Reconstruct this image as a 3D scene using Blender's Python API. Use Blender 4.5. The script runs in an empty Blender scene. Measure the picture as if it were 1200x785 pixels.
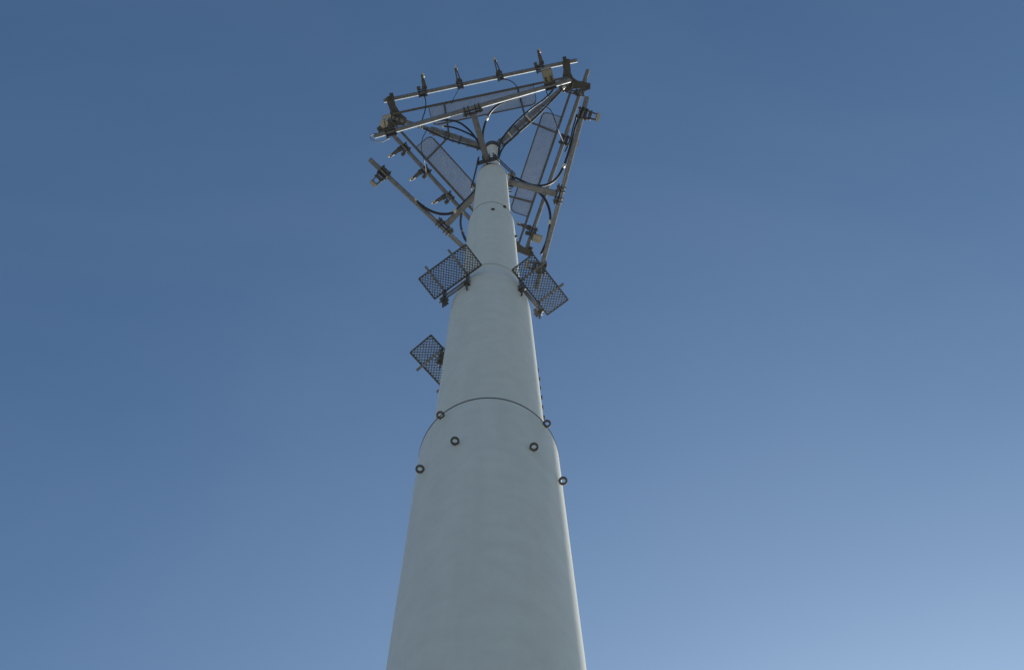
import bpy, bmesh, math, random
from mathutils import Vector, Matrix
random.seed(4)
S = bpy.context.scene
COL = S.collection
R = math.radians
PI = math.pi

# ---------------------------------------------------------------- camera
cam_d = bpy.data.cameras.new('camera')
cam = bpy.data.objects.new('camera', cam_d)
COL.objects.link(cam)
S.camera = cam
cam_d.sensor_fit = 'HORIZONTAL'
cam_d.sensor_width = 36.0
cam_d.lens = 45.0
cam_d.clip_start = 0.1
cam_d.clip_end = 20000
# photographer standing 3.3 m from the pole axis, looking steeply up
cam.matrix_world = Matrix(((0.99979012, -0.01142281, -0.01700683, 0.0),
                           (-0.01587814, -0.95661697, -0.29091555, -3.3),
                           (-0.01294595, 0.29112453, -0.95659757, 1.6),
                           (0, 0, 0, 1)))

# ---------------------------------------------------------------- light
SUN_AZ = R(28)      # from +Y (the view direction on the ground) towards +X
SUN_EL = R(18)
W = bpy.data.worlds.new('World')
S.world = W
W.use_nodes = True
nt = W.node_tree
nt.nodes.clear()
sky = nt.nodes.new('ShaderNodeTexSky')
sky.sky_type = 'NISHITA'
sky.sun_disc = False
sky.sun_elevation = SUN_EL
sky.sun_rotation = SUN_AZ - R(6)
sky.altitude = 200
sky.air_density = 1.0
sky.dust_density = 8.0
sky.ozone_density = 8.0
bg = nt.nodes.new('ShaderNodeBackground')
bg.inputs['Strength'].default_value = 0.15
wo = nt.nodes.new('ShaderNodeOutputWorld')
wb = nt.nodes.new('ShaderNodeMix')            # white balance of the sky light
wb.data_type = 'RGBA'
wb.blend_type = 'MULTIPLY'
wb.inputs['Factor'].default_value = 1.0
wb.inputs['B'].default_value = (1.04, 1.06, .90, 1)
nt.links.new(sky.outputs[0], wb.inputs['A'])
# barely visible thin high haze: uneven by a few per cent across the sky dome
tcw = nt.nodes.new('ShaderNodeTexCoord')
mpw = nt.nodes.new('ShaderNodeMapping')
mpw.inputs['Scale'].default_value = (1.6, 3.4, 2.2)
mpw.inputs['Rotation'].default_value = (0.3, 0.2, 0.7)
nzw = nt.nodes.new('ShaderNodeTexNoise')
nzw.inputs['Scale'].default_value = 1.6
nzw.inputs['Detail'].default_value = 7
nzw.inputs['Roughness'].default_value = .55
nzw.inputs['Distortion'].default_value = .6
mrw = nt.nodes.new('ShaderNodeMapRange')
mrw.inputs['From Min'].default_value = .35
mrw.inputs['From Max'].default_value = .75
mrw.inputs['To Min'].default_value = 0.0
mrw.inputs['To Max'].default_value = .026
hz = nt.nodes.new('ShaderNodeMix')
hz.data_type = 'RGBA'
hz.inputs['B'].default_value = (3.2, 3.5, 3.8, 1)
nt.links.new(tcw.outputs['Generated'], mpw.inputs['Vector'])
nt.links.new(mpw.outputs['Vector'], nzw.inputs['Vector'])
nt.links.new(nzw.outputs['Fac'], mrw.inputs['Value'])
nt.links.new(mrw.outputs['Result'], hz.inputs['Factor'])
nt.links.new(wb.outputs['Result'], hz.inputs['A'])
nt.links.new(hz.outputs['Result'], bg.inputs[0])
nt.links.new(bg.outputs[0], wo.inputs[0])

sd = bpy.data.lights.new('sun', 'SUN')
sd.energy = 5.0
sd.angle = R(0.5)
sd.color = (1.0, 0.93, 0.84)
sun = bpy.data.objects.new('sun', sd)
COL.objects.link(sun)
to_sun = Vector((math.sin(SUN_AZ) * math.cos(SUN_EL), math.cos(SUN_AZ) * math.cos(SUN_EL), math.sin(SUN_EL)))
sun.rotation_euler = (-to_sun).to_track_quat('-Z', 'Y').to_euler()
sun.location = to_sun * 60

S.view_settings.view_transform = 'Standard'
S.view_settings.look = 'None'
S.view_settings.exposure = 0.37
S.view_settings.gamma = 1.0
S.view_settings.use_curve_mapping = False
S.render.engine = 'CYCLES'

# ---------------------------------------------------------------- materials
def mat(name, base, rough=.5, metal=0.0, noise=None, bump=None, streak=None, specks=None):
    """noise = (scale, colour2, low, high); streak = vertical weather streaks (colour, amount)."""
    m = bpy.data.materials.new(name)
    m.use_nodes = True
    n = m.node_tree.nodes
    l = m.node_tree.links
    b = n['Principled BSDF']
    b.inputs['Base Color'].default_value = (*base, 1)
    b.inputs['Roughness'].default_value = rough
    b.inputs['Metallic'].default_value = metal
    tc = n.new('ShaderNodeTexCoord')
    last = None
    if noise:
        sc, c2, lo, hi = noise
        t = n.new('ShaderNodeTexNoise')
        t.inputs['Scale'].default_value = sc
        t.inputs['Detail'].default_value = 8
        t.inputs['Roughness'].default_value = .6
        l.new(tc.outputs['Object'], t.inputs['Vector'])
        r = n.new('ShaderNodeValToRGB')
        r.color_ramp.elements[0].position = lo
        r.color_ramp.elements[0].color = (*base, 1)
        r.color_ramp.elements[1].position = hi
        r.color_ramp.elements[1].color = (*c2, 1)
        l.new(t.outputs['Fac'], r.inputs['Fac'])
        last = r.outputs['Color']
    if streak:
        col, amt, sc = streak
        mp = n.new('ShaderNodeMapping')
        mp.inputs['Scale'].default_value = sc
        l.new(tc.outputs['Object'], mp.inputs['Vector'])
        t2 = n.new('ShaderNodeTexNoise')
        t2.inputs['Scale'].default_value = 1.0
        t2.inputs['Detail'].default_value = 6
        l.new(mp.outputs['Vector'], t2.inputs['Vector'])
        r2 = n.new('ShaderNodeMapRange')
        r2.inputs['From Min'].default_value = .42
        r2.inputs['From Max'].default_value = .72
        r2.inputs['To Max'].default_value = amt
        l.new(t2.outputs['Fac'], r2.inputs['Value'])
        mx = n.new('ShaderNodeMix')
        mx.data_type = 'RGBA'
        l.new(r2.outputs['Result'], mx.inputs['Factor'])
        if last:
            l.new(last, mx.inputs['A'])
        else:
            mx.inputs['A'].default_value = (*base, 1)
        mx.inputs['B'].default_value = (*col, 1)
        last = mx.outputs['Result']
    if specks:
        # small chips and scuffs with rust showing
        t4 = n.new('ShaderNodeTexNoise')
        t4.inputs['Scale'].default_value = 26
        t4.inputs['Detail'].default_value = 5
        t4.inputs['Roughness'].default_value = .7
        l.new(tc.outputs['Object'], t4.inputs['Vector'])
        r4 = n.new('ShaderNodeMapRange')
        r4.inputs['From Min'].default_value = .70
        r4.inputs['From Max'].default_value = .76
        r4.inputs['To Max'].default_value = .55
        l.new(t4.outputs['Fac'], r4.inputs['Value'])
        m4 = n.new('ShaderNodeMix')
        m4.data_type = 'RGBA'
        l.new(r4.outputs['Result'], m4.inputs['Factor'])
        l.new(last, m4.inputs['A'])
        m4.inputs['B'].default_value = (*specks, 1)
        last = m4.outputs['Result']
    if last:
        l.new(last, b.inputs['Base Color'])
    if bump:
        sc, st = bump
        t3 = n.new('ShaderNodeTexNoise')
        t3.inputs['Scale'].default_value = sc
        t3.inputs['Detail'].default_value = 4
        l.new(tc.outputs['Object'], t3.inputs['Vector'])
        bp = n.new('ShaderNodeBump')
        bp.inputs['Strength'].default_value = st
        bp.inputs['Distance'].default_value = .01
        l.new(t3.outputs['Fac'], bp.inputs['Height'])
        l.new(bp.outputs['Normal'], b.inputs['Normal'])
    return m

PAINT = mat('pole_paint', (.855, .855, .745), .5, 0, noise=(7.0, (.80, .795, .69), .35, .65),
            streak=((.62, .60, .50), .17, (9, 9, .5)), specks=(.16, .13, .09), bump=(9, .10))
GALV = mat('galvanised_steel', (.22, .235, .255), .36, .4, noise=(18, (.135, .14, .15), .3, .7), bump=(60, .1))
GALVD = mat('dull_galvanised_steel', (.12, .123, .125), .6, .3, noise=(20, (.075, .07, .06), .3, .7))
MESHM = mat('weathered_mesh_steel', (.19, .185, .18), .6, .3, noise=(20, (.07, .065, .06), .3, .7))
GRATE = mat('grating_steel', (.36, .36, .355), .6, .1, noise=(10, (.26, .26, .255), .3, .7))
PLATE = mat('dark_plate_steel', (.085, .087, .085), .8, 0, noise=(20, (.06, .06, .058), .3, .7))
BOLT = mat('bolt_steel', (.10, .09, .08), .5, .6, noise=(40, (.06, .05, .04), .3, .7))
TIP = mat('bright_zinc', (.62, .60, .56), .4, .3, noise=(30, (.5, .48, .44), .4, .7))
CABLE = mat('cable_rubber', (.012, .013, .017), .45)
GREYC = mat('grey_cable_jacket', (.20, .22, .25), .5)
NUT = mat('weathered_nut_steel', (.15, .145, .135), .6, .3, noise=(60, (.10, .085, .07), .3, .7))
TAN = mat('tan_enamel', (.27, .255, .20), .5, 0, noise=(12, (.25, .23, .17), .4, .7))
CREAM = mat('pale_enamel', (.42, .40, .35), .5, 0, noise=(25, (.30, .28, .24), .4, .7))
SEAL = mat('joint_sealant', (.13, .135, .13), .7)
SOFTSEAL = mat('painted_joint', (.36, .38, .35), .7)
CONC = mat('concrete', (.34, .33, .31), .85, 0, noise=(6, (.26, .25, .24), .3, .7), bump=(30, .3))
EARTH = mat('dry_ground', (.37, .335, .27), .95, 0, noise=(.7, (.29, .265, .21), .35, .65), bump=(8, .6))

# ---------------------------------------------------------------- mesh helpers
class MB:
    def __init__(self):
        self.bm = bmesh.new()
    def box(self, c, sx, sy, sz, rz=0.0, M=None, bev=0.0):
        T = M if M is not None else Matrix.Translation(c) @ Matrix.Rotation(rz, 4, 'Z')
        T = T @ Matrix.Diagonal((sx, sy, sz, 1))
        r = bmesh.ops.create_cube(self.bm, size=1, matrix=T)
        if bev:
            es = list({e for v in r['verts'] for e in v.link_edges})
            bmesh.ops.bevel(self.bm, geom=es, offset=bev, segments=2, affect='EDGES')
        return self
    def beam(self, a, b, w, h, up=Vector((0, 0, 1)), bev=0.0):
        """rectangular bar from a to b, w across, h along up"""
        a = Vector(a); b = Vector(b)
        d = (b - a); L = d.length; d.normalize()
        x = d.cross(up).normalized(); z = x.cross(d).normalized()
        M = Matrix(((x.x, d.x, z.x, 0), (x.y, d.y, z.y, 0), (x.z, d.z, z.z, 0), (0, 0, 0, 1)))
        M = Matrix.Translation((a + b) / 2) @ M
        return self.box(None, w, L, h, M=M, bev=bev)
    def tube(self, pts, rad, seg=12, cap=True):
        """round tube through points; rad a number or a list"""
        pts = [Vector(p) for p in pts]
        n = len(pts)
        rads = rad if isinstance(rad, (list, tuple)) else [rad] * n
        tang = []
        for i in range(n):
            t = pts[min(i + 1, n - 1)] - pts[max(i - 1, 0)]
            tang.append(t.normalized())
        ref = Vector((0, 0, 1)) if abs(tang[0].z) < .9 else Vector((1, 0, 0))
        u = tang[0].cross(ref).normalized()
        rings = []
        for i in range(n):
            u = (u - tang[i] * u.dot(tang[i])).normalized()
            v = tang[i].cross(u)
            rings.append([self.bm.verts.new(pts[i] + (u * math.cos(2 * PI * k / seg) + v * math.sin(2 * PI * k / seg)) * rads[i]) for k in range(seg)])
        for i in range(n - 1):
            for k in range(seg):
                f = self.bm.faces.new((rings[i][k], rings[i][(k + 1) % seg], rings[i + 1][(k + 1) % seg], rings[i + 1][k]))
                f.smooth = True
        if cap:
            self.bm.faces.new(list(reversed(rings[0])))
            self.bm.faces.new(rings[-1])
        return self
    def pipe(self, a, b, ro, ri, seg=16):
        """open-ended pipe with a wall"""
        a = Vector(a); b = Vector(b)
        d = (b - a).normalized()
        ref = Vector((0, 0, 1)) if abs(d.z) < .9 else Vector((1, 0, 0))
        u = d.cross(ref).normalized(); v = d.cross(u)
        def ring(p, r):
            return [self.bm.verts.new(p + (u * math.cos(2 * PI * k / seg) + v * math.sin(2 * PI * k / seg)) * r) for k in range(seg)]
        e = d * .15
        R4 = [ring(a + e, ri), ring(a, ri), ring(a, ro), ring(b, ro), ring(b, ri), ring(b - e, ri)]
        for i in range(5):
            for k in range(seg):
                f = self.bm.faces.new((R4[i][k], R4[i][(k + 1) % seg], R4[i + 1][(k + 1) % seg], R4[i + 1][k]))
                f.smooth = i == 2 or i in (0, 4)
        self.bm.faces.new(R4[0]); self.bm.faces.new(R4[-1])
        for rg in (R4[2], R4[3], R4[1], R4[4]):
            for k in range(seg):
                ed = self.bm.edges.get((rg[k], rg[(k + 1) % seg]))
                if ed: ed.smooth = False
        return self
    def lathe(self, prof, seg=96, c=(0, 0), sharp=()):
        rings = []
        for r, z in prof:
            rings.append([self.bm.verts.new((c[0] + r * math.cos(2 * PI * k / seg), c[1] + r * math.sin(2 * PI * k / seg), z)) for k in range(seg)])
        for i in range(len(prof) - 1):
            for k in range(seg):
                f = self.bm.faces.new((rings[i][k], rings[i][(k + 1) % seg], rings[i + 1][(k + 1) % seg], rings[i + 1][k]))
                f.smooth = True
        for i in sharp:
            for k in range(seg):
                self.bm.edges.get((rings[i][k], rings[i][(k + 1) % seg])).smooth = False
        return self
    def prism(self, poly, z0, z1, fz=None):
        """polygon in plan between two heights; fz(x, y) adds to the height"""
        fz = fz or (lambda x, y: 0)
        lo = [self.bm.verts.new((x, y, z0)) for x, y in poly]
        hi = [self.bm.verts.new((x, y, z1)) for x, y in poly]
        n = len(poly)
        tri = bmesh.ops.triangulate
        a = self.bm.faces.new(lo); b = self.bm.faces.new(list(reversed(hi)))
        for k in range(n):
            self.bm.faces.new((lo[k], hi[k], hi[(k + 1) % n], lo[(k + 1) % n]))
        self.bm.normal_update()
        tri(self.bm, faces=[a, b], ngon_method='EAR_CLIP')
        for v in lo + hi: v.co.z += fz(v.co.x, v.co.y)
        return self
    def hexnut(self, c, axis, r, h, seg=6):
        axis = Vector(axis).normalized()
        c = Vector(c)
        return self.tubeflat([c, c + axis * h], r, seg)
    def tubeflat(self, pts, rad, seg):
        nb = len(self.bm.faces)
        self.tube(pts, rad, seg)
        self.bm.faces.ensure_lookup_table()
        for f in self.bm.faces[nb:]:
            f.smooth = False
        return self
    def build(self, name, m, parent=None):
        bmesh.ops.recalc_face_normals(self.bm, faces=self.bm.faces)
        me = bpy.data.meshes.new(name)
        self.bm.to_mesh(me)
        self.bm.free()
        me.materials.append(m)
        o = bpy.data.objects.new(name, me)
        COL.objects.link(o)
        if parent: o.parent = parent
        return o

def tag(o, label=None, cat=None, group=None, kind=None):
    if label: o['label'] = label
    if cat: o['category'] = cat
    if group: o['group'] = group
    if kind: o['kind'] = kind
    return o

def thing(name, label, cat, loc=(0, 0, 0), rz=0.0, group=None):
    o = bpy.data.objects.new(name, None)
    o.empty_display_size = .2
    COL.objects.link(o)
    o.location = loc
    o.rotation_euler = (0, 0, rz)
    return tag(o, label, cat, group)

def dup(root, loc, rz, label):
    r = root.copy(); COL.objects.link(r)
    r.location = loc
    r.rotation_euler = (0, 0, rz)
    r['label'] = label
    for ch in list(root.children):
        c = ch.copy(); COL.objects.link(c); c.parent = r
        for g in list(ch.children):
            d = g.copy(); COL.objects.link(d); d.parent = c
    return r

def spline(pts, sub=8):
    P = [Vector(p) for p in pts]
    P = [P[0] * 2 - P[1]] + P + [P[-1] * 2 - P[-2]]
    out = []
    for i in range(1, len(P) - 2):
        for k in range(sub):
            t = k / sub
            a, b, c, d = P[i - 1], P[i], P[i + 1], P[i + 2]
            out.append(.5 * ((2 * b) + (-a + c) * t + (2 * a - 5 * b + 4 * c - d) * t * t + (-a + 3 * b - 3 * c + d) * t ** 3))
    out.append(P[-2])
    return out

def expanded_mesh(mb, x0, x1, y0, y1, nx, ny, w, h, z=0.0, keep=None):
    """expanded metal: strands zigzag across y while running along x, each touching its neighbour"""
    px = (x1 - x0) / nx
    py = (y1 - y0) / ny
    for j in range(ny + 1):
        yc = y0 + py * j
        sg = 1 if j % 2 == 0 else -1
        for i in range(nx):
            xa = x0 + px * i; xb = xa + px
            s1 = sg * (1 if i % 2 == 0 else -1)
            ya = yc + s1 * py * .42; yb = yc - s1 * py * .42
            ya = min(max(ya, y0), y1); yb = min(max(yb, y0), y1)
            if keep and not (keep(xa, ya) and keep(xb, yb)): continue
            mb.beam((xa, ya + random.uniform(-.0006, .0006), z + random.uniform(-.003, .003)), (xb, yb, z + random.uniform(-.003, .003)), w * random.uniform(.85, 1.15), h)

# ================================================================ setting
g = MB()
g.bm.verts.ensure_lookup_table()
N = 24
for r_, n_ in ((6000, 1),):
    vs = [g.bm.verts.new((r_ * math.cos(2 * PI * k / 48), r_ * math.sin(2 * PI * k / 48), 0)) for k in range(48)]
    g.bm.faces.new(vs)
tag(g.build('ground', EARTH), kind='structure')
pad = MB()
pad.lathe([(0.001, .16), (1.25, .16), (1.30, .12), (1.30, .004)], seg=8, sharp=(1, 2))
tag(pad.build('foundation_pad', CONC), kind='structure')

# ================================================================ the pole
pole = thing('monopole_tower', 'tall pale grey-green painted steel pole narrowing in steps towards its top', 'pole')
p = MB()
p.lathe([(.485, .20), (.468, 9.47), (.466, 9.488), (.460, 9.50), (.405, 9.50), (.400, 9.44)], sharp=(2, 3, 4))
lower = p.build('lower_section', PAINT, pole)
p = MB()
p.lathe([(.398, 9.30), (.376, 13.02), (.373, 13.12), (.362, 13.25), (.345, 13.42), (.325, 13.60), (.317, 13.72), (.314, 13.80), (.306, 13.80)], sharp=(7,))
p.build('middle_section', PAINT, pole)
p = MB()
p.lathe([(.300, 13.74), (.285, 16.6), (.281, 17.0), (.276, 17.12), (.268, 17.20), (.250, 17.24), (.24, 17.24)], sharp=(5,))
p.build('upper_section', PAINT, pole)
p = MB()
p.lathe([(.246, 17.18), (.226, 20.3), (.222, 20.42), (.212, 20.52), (.196, 20.58), (.12, 20.62), (.11, 20.62)])
p.build('top_section', PAINT, pole)
p = MB()
p.lathe([(.122, 20.55), (.118, 23.45), (.112, 23.47), (.001, 23.47)], seg=64, sharp=(1, 2))
p.build('top_tube', PAINT, pole)
# dark joint line between the sleeve and the pole inside it
p = MB()
p.lathe([(.458, 9.502), (.458, 9.506), (.463, 9.508), (.4685, 9.505), (.4695, 9.498), (.4685, 9.492), (.466, 9.492)])
p.build('joint_seal', SEAL, pole)
for rr, zz in ((.3165, 13.80), (.277, 17.16)):
    p = MB()
    p.lathe([(rr - .012, zz - .003), (rr + .002, zz - .003), (rr + .002, zz + .003), (rr - .012, zz + .003)])
    p.build('joint_seal', SOFTSEAL, pole)
p = MB()
p.lathe([(.485, .20), (.72, .20), (.72, .165), (.48, .165)], sharp=(1, 2))
p.build('base_flange', PAINT, pole)
for k in range(16):
    p = MB()
    a = 2 * PI * k / 16
    p.tube([(.62 * math.cos(a), .62 * math.sin(a), .165), (.62 * math.cos(a), .62 * math.sin(a), .31)], .016, 10)
    p.hexnut((.62 * math.cos(a), .62 * math.sin(a), .202), (0, 0, 1), .035, .035)
    p.build('anchor_bolt', BOLT, pole)
# sleeve bolts that stand proud of the lower section
def jacking_nut(az, z, r):
    """heavy ring welded to the pole with its hole pointing down, as used to jack the joint"""
    a = R(az)
    n = Vector((math.cos(a), math.sin(a), 0))
    c = Vector((0, 0, z)) + n * r
    w = MB()
    w.lathe([(.0155, 0), (.0255, 0), (.0275, .003), (.0275, .014), (.026, .017), (.0155, .017), (.0155, 0)], seg=28, c=(c.x, c.y), sharp=(0, 1, 5))
    for v in w.bm.verts: v.co.z += z
    o = w.build('lifting_nut', NUT, pole)
    w = MB()
    w.beam(c - n * .040 + Vector((0, 0, .010)), c - n * .024 + Vector((0, 0, .010)), .022, .014)
    w.build('weld_lug', PAINT, o)
for az, z, r in ((-147.0, 8.757, .495), (-130.5, 9.41, .490), (-114.5, 8.766, .494), (-56.7, 8.775, .494), (-39.6, 9.43, .490), (-24.1, 8.754, .495)):
    jacking_nut(az, z, r)
# little bolt heads and a weep hole further up
def small_stud(az, z, r0, rad, ln):
    a = R(az); n = Vector((math.cos(a), math.sin(a), 0))
    b = Vector((0, 0, z)) + n * (r0 - .005)
    MB().tube([b, b + n * ln], rad, 12).build('stud', BOLT, pole)
small_stud(-87, 16.62, .286, .022, .022)
small_stud(-57, 17.02, .281, .020, .03)
small_stud(-20, 16.0, .288, .018, .03)
# climbing cable clips down the right of the middle section
for k in range(9):
    z = 11.35 - k * .215
    a = R(-6)
    n = Vector((math.cos(a), math.sin(a), 0))
    rr = .398 - (z - 9.3) * .0059
    b = Vector((0, 0, z)) + n * (rr - .004)
    MB().beam(b, b + n * (.013 + .003 * (k % 2)), .02, .035).build('cable_clip', GALVD, pole)

# ================================================================ upper three-sided platform
ZR, ZG, RIN = 23.50, 23.10, 1.12
FACE = {'near': -102.5, 'right': 17.5, 'left': 137.5}
def F(phi, s, r, z):
    a = R(phi)
    return Vector((r * math.cos(a) - s * math.sin(a), r * math.sin(a) + s * math.cos(a), z))
plat = thing('triangular_platform', 'three-sided galvanised antenna platform with walkway gratings round the very top of the pole', 'platform', (0, 0, ZG))
def L(v):      # world to platform-local
    return Vector(v) - Vector((0, 0, ZG))
for key, phi in FACE.items():
    s0, s1 = {'near': (-1.64, 1.69), 'right': (-1.74, 1.56), 'left': (-1.60, 1.30)}[key]
    m = MB()
    m.pipe(L(F(phi, s0, RIN + .01, ZR)), L(F(phi, s1, RIN + .01, ZR)), .0365, .030, 20)
    m.build('rail', GALV, plat)
    # walkway: outer and inner angle bars, end bars and expanded mesh between
    m = MB()
    m.beam(L(F(phi, -1.50, .93, ZG)), L(F(phi, 1.50, .93, ZG)), .034, .05)
    m.build('outer_bar', GALVD, plat)
    m = MB()
    m.beam(L(F(phi, -.80, .605, ZG)), L(F(phi, .80, .605, ZG)), .018, .035)
    for sg in (-1, 1):
        pts = [(sg * .80, .605), (sg * .855, .625), (sg * .885, .68), (sg * .888, .915)]
        for (a1, b1), (a2, b2) in zip(pts, pts[1:]):
            m.beam(L(F(phi, a1, b1, ZG)), L(F(phi, a2, b2, ZG)), .014, .03)
    m.build('inner_bar', GALVD, plat)
    m = MB()
    expanded_mesh(m, -.87, .87, .612, .915, 76, 22, .0062, .004)
    keep = m.build('walkway_grating', GRATE, plat)
    keep.rotation_euler = (0, 0, R(phi) - PI / 2)
    # the mesh is drawn with y outward and x along minus-tangent: same plane either way
    for sg in (-1, 1):
        m = MB()
        m.beam(L(F(phi, sg * .655, .385, ZG - .03)), L(F(phi, sg * .62, .945, ZG - .03)), .030, .035)
        m.build('cross_bar', GALVD, plat)
CORN = {'left_corner': -162.5, 'right_corner': -42.5, 'far_corner': 77.5}
for key, ph in CORN.items():
    a = R(ph)
    m = MB()
    def C(s, r, z): return L(F(ph, s, r, z))
    m.beam(C(0, .125, ZG + .02), C(0, 1.76, ZG + .02), .055, .075, bev=.004)
    arm = m.build('support_arm', GALV, plat)
    m = MB()
    for sg in (-.05, .05):
        m = MB()
        m.beam(C(sg, .13, ZG - .005), C(sg, 1.1, ZG - .005), .022, .03)
        m.build('brace_channel', GALV, arm)
    for k in range(6):
        m = MB()
        r0 = .24 + .15 * k + random.uniform(-.035, .035)
        m.box(None, .028, .125, .022, M=Matrix.Translation(C(0, r0, ZG - .032)) @ Matrix.Rotation(a, 4, 'Z'))
        for sg in (-1, 1):
            m.hexnut(C(sg * .062, r0, ZG - .064), (0, 0, 1), .017, .03)
        m.build('cable_clamp', TIP if key == 'right_corner' and k in (1, 4) else (GALV if k % 2 else GALVD), arm)
    # gusset: a forked plate that rises from the arm end to both rails
    m = MB()
    # in the corner frame the two rails run away at +-30 degrees; fork ends sit on them
    fork = []
    poly = [(-.06, 1.52), (.06, 1.52), (.115, 1.66), (.20, 1.76), (.30, 1.82), (.335, 1.89), (.265, 1.955), (.17, 1.89),
            (.09, 1.825), (0, 1.80), (-.09, 1.825), (-.17, 1.89), (-.265, 1.955), (-.335, 1.89), (-.30, 1.82), (-.20, 1.76), (-.115, 1.66)]
    pts = []
    for s, r in poly:
        v = F(ph, s, r, 0)
        pts.append((v.x, v.y))
    def rise(x, y):
        r = x * math.cos(a) + y * math.sin(a)
        return max(0, min(1, (r - 1.60) / .30)) * .09
    m.prism(pts, -.022, -.004, rise)
    gp = m.build('corner_plate', PLATE, plat)
    for sg in (-1, 1):
        m = MB()
        q = C(sg * .285, 1.885, ZR)
        d = (C(sg * .285 + sg * .5, 1.885 - .866, ZR) - q).normalized()
        m.tubeflat([q - d * .03, q + d * .03], .047, 14)
        m.hexnut(q + Vector((0, 0, -.37)), (0, 0, 1), .016, .34)
        m.build('rail_clamp', BOLT, gp)
    for q in (1.63, 1.71):
        m = MB(); m.hexnut(C(0, q, ZG - .05), (0, 0, 1), .02, .03); m.build('nut', BOLT, gp)
m = MB()
m.lathe([(.1185, -.12), (.140, -.12), (.140, .17), (.1185, .17)], seg=48, sharp=(0, 1, 2))
m.build('collar', GALVD, plat)

# ================================================================ lower mounts: one arm and one rail each
ZT = 20.45
TPHI = {'near': -106.7, 'left': 133.3, 'right': 13.3}
TL = {'near': 'lower arm and pipe rail in front of the pole top, crossing below the topmost rail',
      'left': 'lower arm and pipe rail on the left, its lower end behind a mesh step',
      'right': 'lower arm and outermost sunlit pipe rail on the right of the pole top'}
def make_mount():
    t = thing('arm_mount', TL['near'], 'antenna mount', (0, 0, ZT), R(TPHI['near']), 'lower arm mounts clamped round the pole')
    MB().pipe((1.06, -1.49, 0), (1.06, 1.49, 0), .0365, .030, 20).build('rail', GALV, t)
    m = MB(); m.beam((.27, 0, -.01), (.985, 0, -.01), .085, .085, bev=.006); m.build('arm', GALV, t)
    m = MB()
    m.box((.992, 0, 0), .016, .30, .17, bev=.003)
    m.box((1.008, -.10, -.052), .03, .07, .012); m.box((1.008, .10, -.052), .03, .07, .012)
    mp = m.build('mount_plate', GALVD, t)
    for s in (-.11, -.05, .05, .11):
        m = MB()
        m.tube([(.965, s, -.052), (1.06, s, -.052)] + [(1.06 + .052 * math.sin(q), s, -.052 * math.cos(q)) for q in (PI / 4, PI / 2, 3 * PI / 4)] + [(1.06, s, .052), (.965, s, .052)], .007, 8)
        m.hexnut((.972, s, -.052), (1, 0, 0), .015, .014)
        m.build('u_bolt', BOLT, mp)
    m = MB()
    m.box((.262, 0, 0), .018, .32, .30, bev=.003)
    m.box((.30, .052, .02), .08, .012, .20); m.box((.30, -.052, .02), .08, .012, .20)
    bp_ = m.build('pole_plate', GALVD, t)
    for z in (-.11, .11):
        m = MB()
        a0 = Vector((.285, .135, z))
        # threaded rod running on to the next mount's plate
        c120, s120 = math.cos(R(120)), math.sin(R(120))
        q = Vector((.285 * c120 + .135 * s120, .285 * s120 - .135 * c120, z + .012))
        d = (q - a0).normalized()
        m.tube([a0 - d * .06, q + d * .06], .0085, 8)
        for e in (a0, q):
            m.hexnut(e - d * .02, d, .017, .016); m.hexnut(e + d * .012, d, .017, .016)
        m.build('clamp_rod', BOLT, bp_)
    return t
mt = make_mount()
for k in ('left', 'right'):
    dup(mt, (0, 0, ZT), R(TPHI[k]), TL[k])

# ================================================================ rest platforms of expanded mesh
ZP = 13.30
def make_rest():
    t = thing('mesh_step', '', 'step platform', (0, 0, ZP), 0, 'small mesh step platforms bolted to the pole')
    m = MB(); expanded_mesh(m, -.270, .270, -.120, .120, 34, 13, .0062, .010)
    pm = m.build('mesh_panel', MESHM, t); pm.rotation_euler = (0, 0, PI / 2); pm.location = (.515, 0, 0)
    m = MB()
    for r in (.392, .638): m.beam((r, -.277, 0), (r, .277, 0), .011, .026)
    for s in (-.277, .277): m.beam((.392, s, 0), (.638, s, 0), .010, .024)
    m.build('frame', GALVD, t)
    for s in (-.15, .12):
        m = MB()
        m.beam((.375, s, -.024), (.70, s, -.024), .019, .020)
        ar = m.build('carrier_bar', GALV, t)
        m = MB()
        m.beam((.402, s, -.40), (.402, s, -.015), .018, .020, up=Vector((0, 1, 0)))
        m.beam((.35, s, -.36), (.412, s, -.36), .045, .03)
        m.beam((.35, s, -.24), (.412, s, -.24), .04, .03)
        m.hexnut((.405, s, -.36), (1, 0, 0), .022, .03)
        m.beam((.402, s, -.40), (.394, s, -.56), .014, .012, up=Vector((0, 1, 0)))
        m.build('wall_bracket', GALVD, ar)
    for z in (-.36, -.24):
        m = MB()
        m.tube([(.405, -.19, z), (.405, .16, z)], .0095, 10)
        m.build('tie_bar', GALV, t)
    return t
rest = make_rest()
def place_rest(o, az, s, lab):
    a = R(az)
    o.location = (-s * math.sin(a), s * math.cos(a), ZP)
    o.rotation_euler = (0, 0, a)
    o['label'] = lab
place_rest(rest, -127.4, -.09, 'upper left mesh step platform, overlapping the end of the lower left rail')
o = dup(rest, (0, 0, ZP), 0, 'x'); place_rest(o, -38.2, .10, 'mesh step platform on the right side of the pole, with a bracket seen through it')
o = dup(rest, (0, 0, ZP), 0, 'x'); place_rest(o, 138.4, .07, 'lowest mesh step platform, half hidden behind the left edge of the pole')
o.location.z = 12.42

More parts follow.
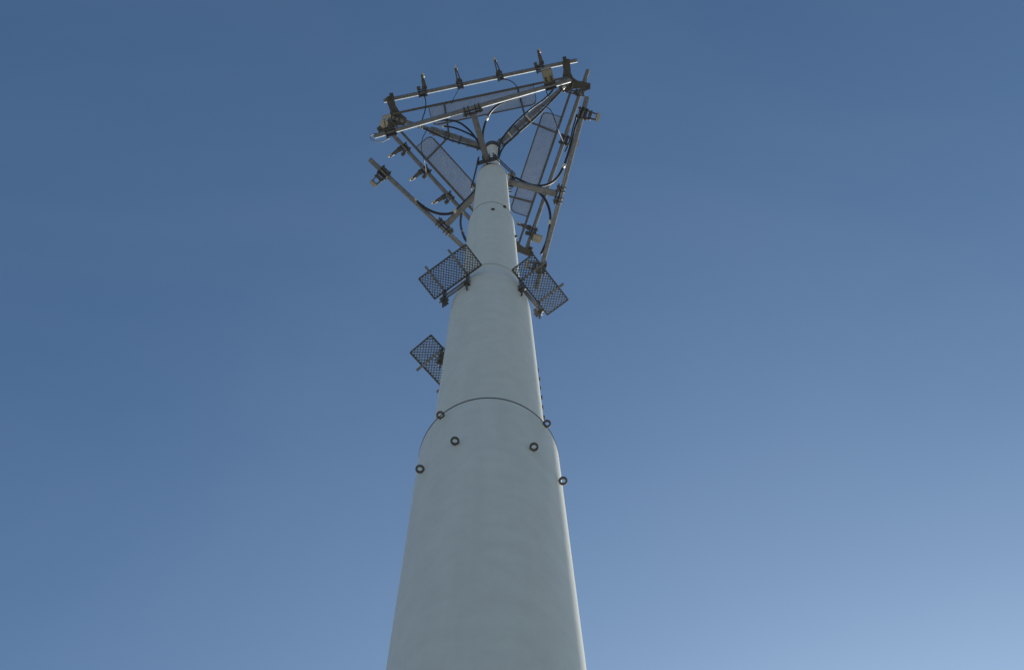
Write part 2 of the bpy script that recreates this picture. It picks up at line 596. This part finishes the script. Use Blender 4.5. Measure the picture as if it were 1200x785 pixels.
# ================================================================ antenna brackets
def clamp_parts(t, w=.12, off=0.0, h=.13):
    m = MB()
    m.box((.052, off, 0), .014, w, h, bev=.002)
    cl = m.build('clamp_plate', GALVD, t)
    m = MB()
    m.box((-.052, off, 0), .014, w, h, bev=.002)
    m.build('clamp_plate', GALVD, t)
    for s in (-w * .38, w * .38):
        for z in (-.05, .05):
            m = MB()
            m.tube([(-.085, off + s, z), (.085, off + s, z)], .0065, 8)
            m.hexnut((.060, off + s, z), (1, 0, 0), .013, .012)
            m.hexnut((-.072, off + s, z), (1, 0, 0), .013, .012)
            m.build('bolt', BOLT, cl)
    return cl
def make_stub_bracket():
    """clamp on a rail with a tapered stub that points outwards"""
    t = thing('antenna_bracket', '', 'bracket')
    clamp_parts(t, .15, -.045, .12)
    m = MB()
    m.box((.085, -.10, -.01), .06, .055, .09, bev=.004)
    m.build('side_block', GALVD, t)
    m = MB()
    m.box((.085, 0, -.005), .055, .085, .07, bev=.004)
    m.build('hinge_block', GALVD, t)
    m = MB()
    m.beam((.07, 0, 0), (.20, 0, .01), .060, .075, bev=.004)
    m.tube([(.16, 0, .01), (.30, 0, .02)], [.030, .022], 12)
    st = m.build('stub', GALVD, t)
    m = MB(); m.tube([(.24, .016, .012), (.325, .016, .022)], [.022, .017], 12)
    m.build('end_cap', TIP, st)
    return t
def make_slim_bracket():
    t = thing('antenna_bracket', '', 'bracket')
    clamp_parts(t, .11, 0, .11)
    m = MB()
    m.beam((.06, -.028, -.03), (.29, -.008, .0), .020, .07)
    m.beam((.06, .028, -.03), (.29, .008, .0), .020, .07)
    m.box((.09, 0, -.02), .05, .075, .05, bev=.003)
    st = m.build('forked_stub', GALVD, t)
    m = MB(); m.tube([(.25, 0, 0), (.34, 0, .012)], [.028, .014], 12)
    m.build('end_cap', TIP, st)
    return t
def make_box_bracket():
    t = thing('antenna_bracket', '', 'bracket')
    clamp_parts(t, .17, 0, .15)
    m = MB()
    m.beam((.05, -.055, .02), (.20, -.04, .02), .014, .10)
    m.beam((.05, .055, .02), (.20, .04, .02), .014, .10)
    m.tube([(.12, -.075, .0), (.12, .075, .0)], .012, 10)
    m.box((.10, 0, .0), .035, .13, .03)
    st = m.build('hinge_arms', GALVD, t)
    m = MB()
    m.box((.225, 0, .01), .055, .125, .085, bev=.012)
    m.build('end_block', CREAM, st)
    return t
G1 = 'antenna brackets on the upper platform rails'
G2 = 'antenna brackets on the lower arm rails'
stub, slim, boxb = make_stub_bracket(), make_slim_bracket(), make_box_bracket()
used = set()
def bracket(kind, phi, s, r, z, lab, group, twist=0, tilt=0):
    src = {'stub': stub, 'slim': slim, 'box': boxb}[kind]
    if kind in used: o = dup(src, (0, 0, 0), 0, lab)
    else: o = src; used.add(kind)
    o.location = F(phi, s, r, z)
    o.rotation_euler = (R(tilt), 0, R(phi + twist))
    o['label'] = lab
    o['group'] = group
RN = RIN + .01
bracket('stub', -102.5, -.92, RN, ZR, 'stub bracket with a bright tip on the top rail, leftmost of its four', G1, 2)
bracket('slim', -102.5, -.32, RN, ZR, 'slender tapering bracket with a pale point on the top rail, second from left', G1, -3)
bracket('slim', -102.5, .37, RN, ZR, 'slender dark bracket near the middle of the top rail, third from left', G1, -6)
bracket('stub', -102.5, 1.10, RN, ZR, 'dark upright stub bracket with a square block, on the right part of the top rail', G1, -3)
bracket('stub', 137.5, 1.02, RN, ZR, 'bulky dark bracket with a pale tip near the upper end of the left platform rail', G1, 4)
bracket('stub', 137.5, .50, RN, ZR, 'pointed bracket halfway down the left platform rail', G1, 0)
bracket('stub', 137.5, -.10, RN, ZR, 'dark bracket on the left platform rail close beside the pole', G1, 10)
bracket('box', 17.5, -.50, RN, ZR, 'bracket on the middle of the right platform rail, between two parallel rails', G1, 0)
bracket('stub', 17.5, 1.14, RN, ZR, 'dark bracket low on the right platform rail, just above the pale box', G1, 180)
bracket('slim', 17.5, -1.33, RN, ZR, 'chunky dark bracket just under the top right corner plate', G1, 170)
bracket('box', -106.7, -1.24, 1.06, ZT, 'bracket with a pale cap on the left end of the lower near rail', G2, 0)
bracket('box', 133.3, 1.20, 1.06, ZT, 'tan ended bracket hanging out from the free end of the lower left rail', G2, 0)
bracket('box', 13.3, -1.24, 1.06, ZT, 'pale ended bracket at the upper end of the outermost right rail', G2, 0)
bracket('box', 13.3, 1.16, 1.06, ZT, 'olive bracket seen through the right mesh step', G2, 180)

# boxes
t = thing('junction_box', 'tan box on a plate between the two top rails near the right corner', 'box', F(-106.7, 1.19, 1.06, ZT), R(-106.7))
m = MB(); m.box((.05, 0, 0), .012, .17, .2, bev=.002); m.build('back_plate', GALVD, t)
m = MB(); m.box((-.048, 0, 0), .012, .17, .12); m.build('clamp_plate', GALVD, t)
m = MB(); m.box((.155, 0, .01), .195, .15, .16, bev=.012); m.build('housing', TAN, t)
m = MB(); m.box((.257, 0, .01), .012, .16, .17, bev=.004); m.build('cover', CREAM, t)
for s in (-.04, .04):
    m = MB()
    m.tube([(.13, s, -.10), (.13, s, -.068)], .016, 10)
    m.hexnut((.09 , s, -.084), (0, 0, 1), .02, .014)
    m.build('cable_gland', BOLT, t)
t = thing('small_equipment_box', 'small pale grey box beside the lower part of the right platform rail', 'box', F(17.5, 1.27, 1.24, ZR), R(17.5))
m = MB(); m.box((0, 0, -.02), .17, .13, .12, bev=.01); m.build('housing', CREAM, t)
m = MB(); m.box((-.055, 0, .055), .15, .05, .02); m.build('hanger', GALVD, t)
t = thing('small_equipment_box', 'white rounded cap box above the left end of the lower near rail', 'box', F(-106.7, -1.30, 1.20, ZT + .02), R(-106.7))
m = MB()
m.lathe([(.001, .07), (.03, .066), (.052, .045), (.06, .012), (.06, -.05), (.001, -.05)], seg=24, sharp=(4,)); m.build('housing', CREAM, t)
m = MB(); m.box((-.06, 0, -.04), .12, .04, .016); m.build('hanger', GALVD, t)

# ================================================================ cables
CABLES = {
  'c1': (0.016, [(-1.271, -0.468, 22.6), (-0.997, -0.554, 22.4), (-0.769, -0.61, 22.2), (-0.559, -0.612, 22.0), (-0.392, -0.534, 21.8), (-0.254, -0.404, 21.6), (-0.13, -0.226, 21.3), (-0.061, -0.115, 20.7)]),
  'c2': (0.015, [(-0.809, -0.42, 22.9), (-0.634, -0.422, 22.7), (-0.445, -0.397, 22.4), (-0.29, -0.345, 22.2), (-0.164, -0.253, 22.0), (-0.064, -0.158, 21.4)]),
  'c3': (0.014, [(-1.162, -0.387, 22.9), (-0.974, -0.319, 22.8), (-0.746, -0.238, 22.7), (-0.516, -0.201, 22.5), (-0.263, -0.15, 22.4), (-0.123, -0.113, 22.2), (-0.037, -0.112, 21.2)]),
  'c4': (0.017, [(0.774, -1.324, 20.5), (0.551, -1.247, 20.5), (0.318, -1.146, 20.6), (0.131, -1.069, 20.7), (-0.006, -0.955, 20.8), (-0.094, -0.789, 20.9), (-0.144, -0.597, 20.9), (-0.129, -0.417, 20.9), (-0.075, -0.253, 20.8)]),
  'c5': (0.015, [(1.039, -1.144, 22.9), (0.954, -1.015, 22.8), (0.831, -0.889, 22.8), (0.624, -0.733, 22.8), (0.419, -0.536, 22.9), (0.252, -0.351, 22.9), (0.154, -0.222, 22.8), (0.111, -0.169, 22.4)]),
  'c6': (0.015, [(1.153, -1.063, 22.9), (0.944, -0.849, 22.8), (0.711, -0.595, 22.8), (0.49, -0.396, 22.8), (0.323, -0.239, 22.8), (0.211, -0.153, 22.7), (0.139, -0.102, 22.3)]),
  'c7': (0.009, [(-1.159, -0.877, 23.4), (-1.115, -0.785, 23.1), (-1.108, -0.693, 22.7), (-1.145, -0.567, 22.6), (-1.171, -0.401, 22.8)]),
  'c8': (0.005, [(-0.542, -1.028, 23.4), (-0.594, -0.95, 23.2), (-0.647, -0.862, 23.1), (-0.686, -0.775, 23.0)]),
  'c9': (0.008, [(0.173, -1.151, 23.4), (0.287, -1.135, 23.3), (0.385, -1.073, 23.1), (0.442, -0.945, 23.0), (0.454, -0.842, 22.8)]),
  'c10': (0.019, [(0.273, -0.008, 20.6), (0.388, 0.041, 20.6), (0.556, 0.117, 20.6), (0.723, 0.14, 20.6), (0.876, 0.099, 20.6), (0.988, -0.005, 20.6), (1.073, -0.173, 20.6), (1.131, -0.353, 20.6), (1.188, -0.569, 20.6), (1.238, -0.81, 20.5), (1.324, -1.06, 20.4)]),
  'c11': (0.019, [(0.634, 0.193, 20.6), (0.725, 0.257, 20.6), (0.818, 0.372, 20.6), (0.873, 0.515, 20.6), (0.889, 0.659, 20.6), (0.863, 0.821, 20.5), (0.829, 0.98, 20.5), (0.755, 1.166, 20.5)]),
  'c12': (0.013, [(-1.737, -0.173, 20.6), (-1.625, -0.059, 20.6), (-1.461, 0.092, 20.6), (-1.297, 0.258, 20.6), (-1.138, 0.366, 20.5), (-1.006, 0.435, 20.4)]),
  'c12b': (0.020, [(-1.135, 0.356, 20.45), (-1.006, 0.448, 20.4), (-0.854, 0.523, 20.4), (-0.714, 0.547, 20.4), (-0.574, 0.52, 20.4), (-0.45, 0.421, 20.5), (-0.323, 0.291, 20.5), (-0.235, 0.186, 20.5)]),
  'c13': (0.017, [(-0.447, 0.531, 20.4), (-0.447, 0.517, 19.9), (-0.425, 0.414, 19.0), (-0.373, 0.247, 17.8), (-0.316, 0.09, 16.7), (-0.254, 0.015, 16.1)]),
  'c14': (0.008, [(-1.646, -0.619, 20.5), (-1.747, -0.618, 20.5), (-1.798, -0.579, 20.5), (-1.773, -0.53, 20.5), (-1.711, -0.505, 20.5), (-1.623, -0.507, 20.5), (-1.509, -0.558, 20.5)]),
  'c15': (0.006, [(-1.092, -0.346, 22.9), (-1.158, -0.218, 22.8), (-1.173, -0.049, 22.8), (-1.131, 0.135, 22.8), (-1.119, 0.343, 23.1), (-1.125, 0.52, 23.2)]),
  'c16': (0.007, [(0.851, -0.767, 22.9), (0.951, -0.712, 22.9), (1.021, -0.572, 22.8), (1.082, -0.404, 22.8), (1.194, -0.15, 23.2)]),
  'c17': (0.010, [(1.23, -0.884, 20.6), (1.181, -0.715, 20.55), (1.148, -0.551, 20.55), (1.08, -0.377, 20.6)]),
  'c18': (0.007, [(1.087, -1.107, 23.0), (0.941, -1.143, 22.9), (0.873, -1.059, 22.9), (0.903, -0.948, 22.9), (0.994, -0.855, 23.0)]),
}

LAB = {
 'c1': 'thick black cable arching from the left support arm down to the pole top',
 'c2': 'black cable running just above the left support arm to the pole top',
 'c3': 'black cable sagging just under the left support arm',
 'c4': 'cable curving from the lower near rail down past the near arm to the pole',
 'c5': 'dark cable along the upper side of the right support arm',
 'c6': 'dark cable along the lower side of the right support arm',
 'c7': 'thin cable hanging from the top rail below the leftmost stub bracket',
 'c8': 'thin wire hanging from the top rail below the second bracket',
 'c9': 'thin cable curving down from the third bracket of the top rail',
 'c10': 'thick black cable sweeping along the right lower arm and up beside its rail',
 'c11': 'thick black cable looping below the right lower arm towards the right mesh step',
 'c12': 'thin dark blue cable running along the free end of the lower left rail',
 'c12b': 'thick black cable drooping between the lower left rail and its arm',
 'c13': 'short black cable dropping from the left lower arm to the pole side',
 'c14': 'grey cable loop round the left end of the lower near rail',
 'c15': 'thin curved wire crossing the end of the left walkway grating',
 'c16': 'thin wire crossing the upper end of the right walkway grating',
 'c17': 'thin straight cable between the two right rails near their upper ends',
 'c18': 'tiny wire loop under the right corner plate',
}
for k, (rad, pts) in CABLES.items():
    if k in ('c5', 'c6'): pts = pts + [(.10, -.055, 21.9)]      # into the tube's cable port
    t = thing('cable', LAB[k], 'cable', pts[0])
    o0 = Vector(pts[0])
    P = [Vector(q) - o0 for q in spline(pts, 10)]
    MB().tube(P, rad, 10).build('sheath', GREYC if k == 'c14' else CABLE, t)
    m = MB()
    dd = (P[1] - P[0]).normalized()
    m.tube([P[0] - dd * .05, P[0] + dd * .015], rad * 1.35, 12)
    m.build('connector', TIP if rad > .012 else BOLT, t)
    if rad > .016:
        m = MB()
        i = len(P) * 6 // 10
        d2 = (P[i + 1] - P[i]).normalized()
        m.tube([P[i] - d2 * .035, P[i] + d2 * .035], rad * 1.35, 12)
        m.build('grounding_band', TIP, t)
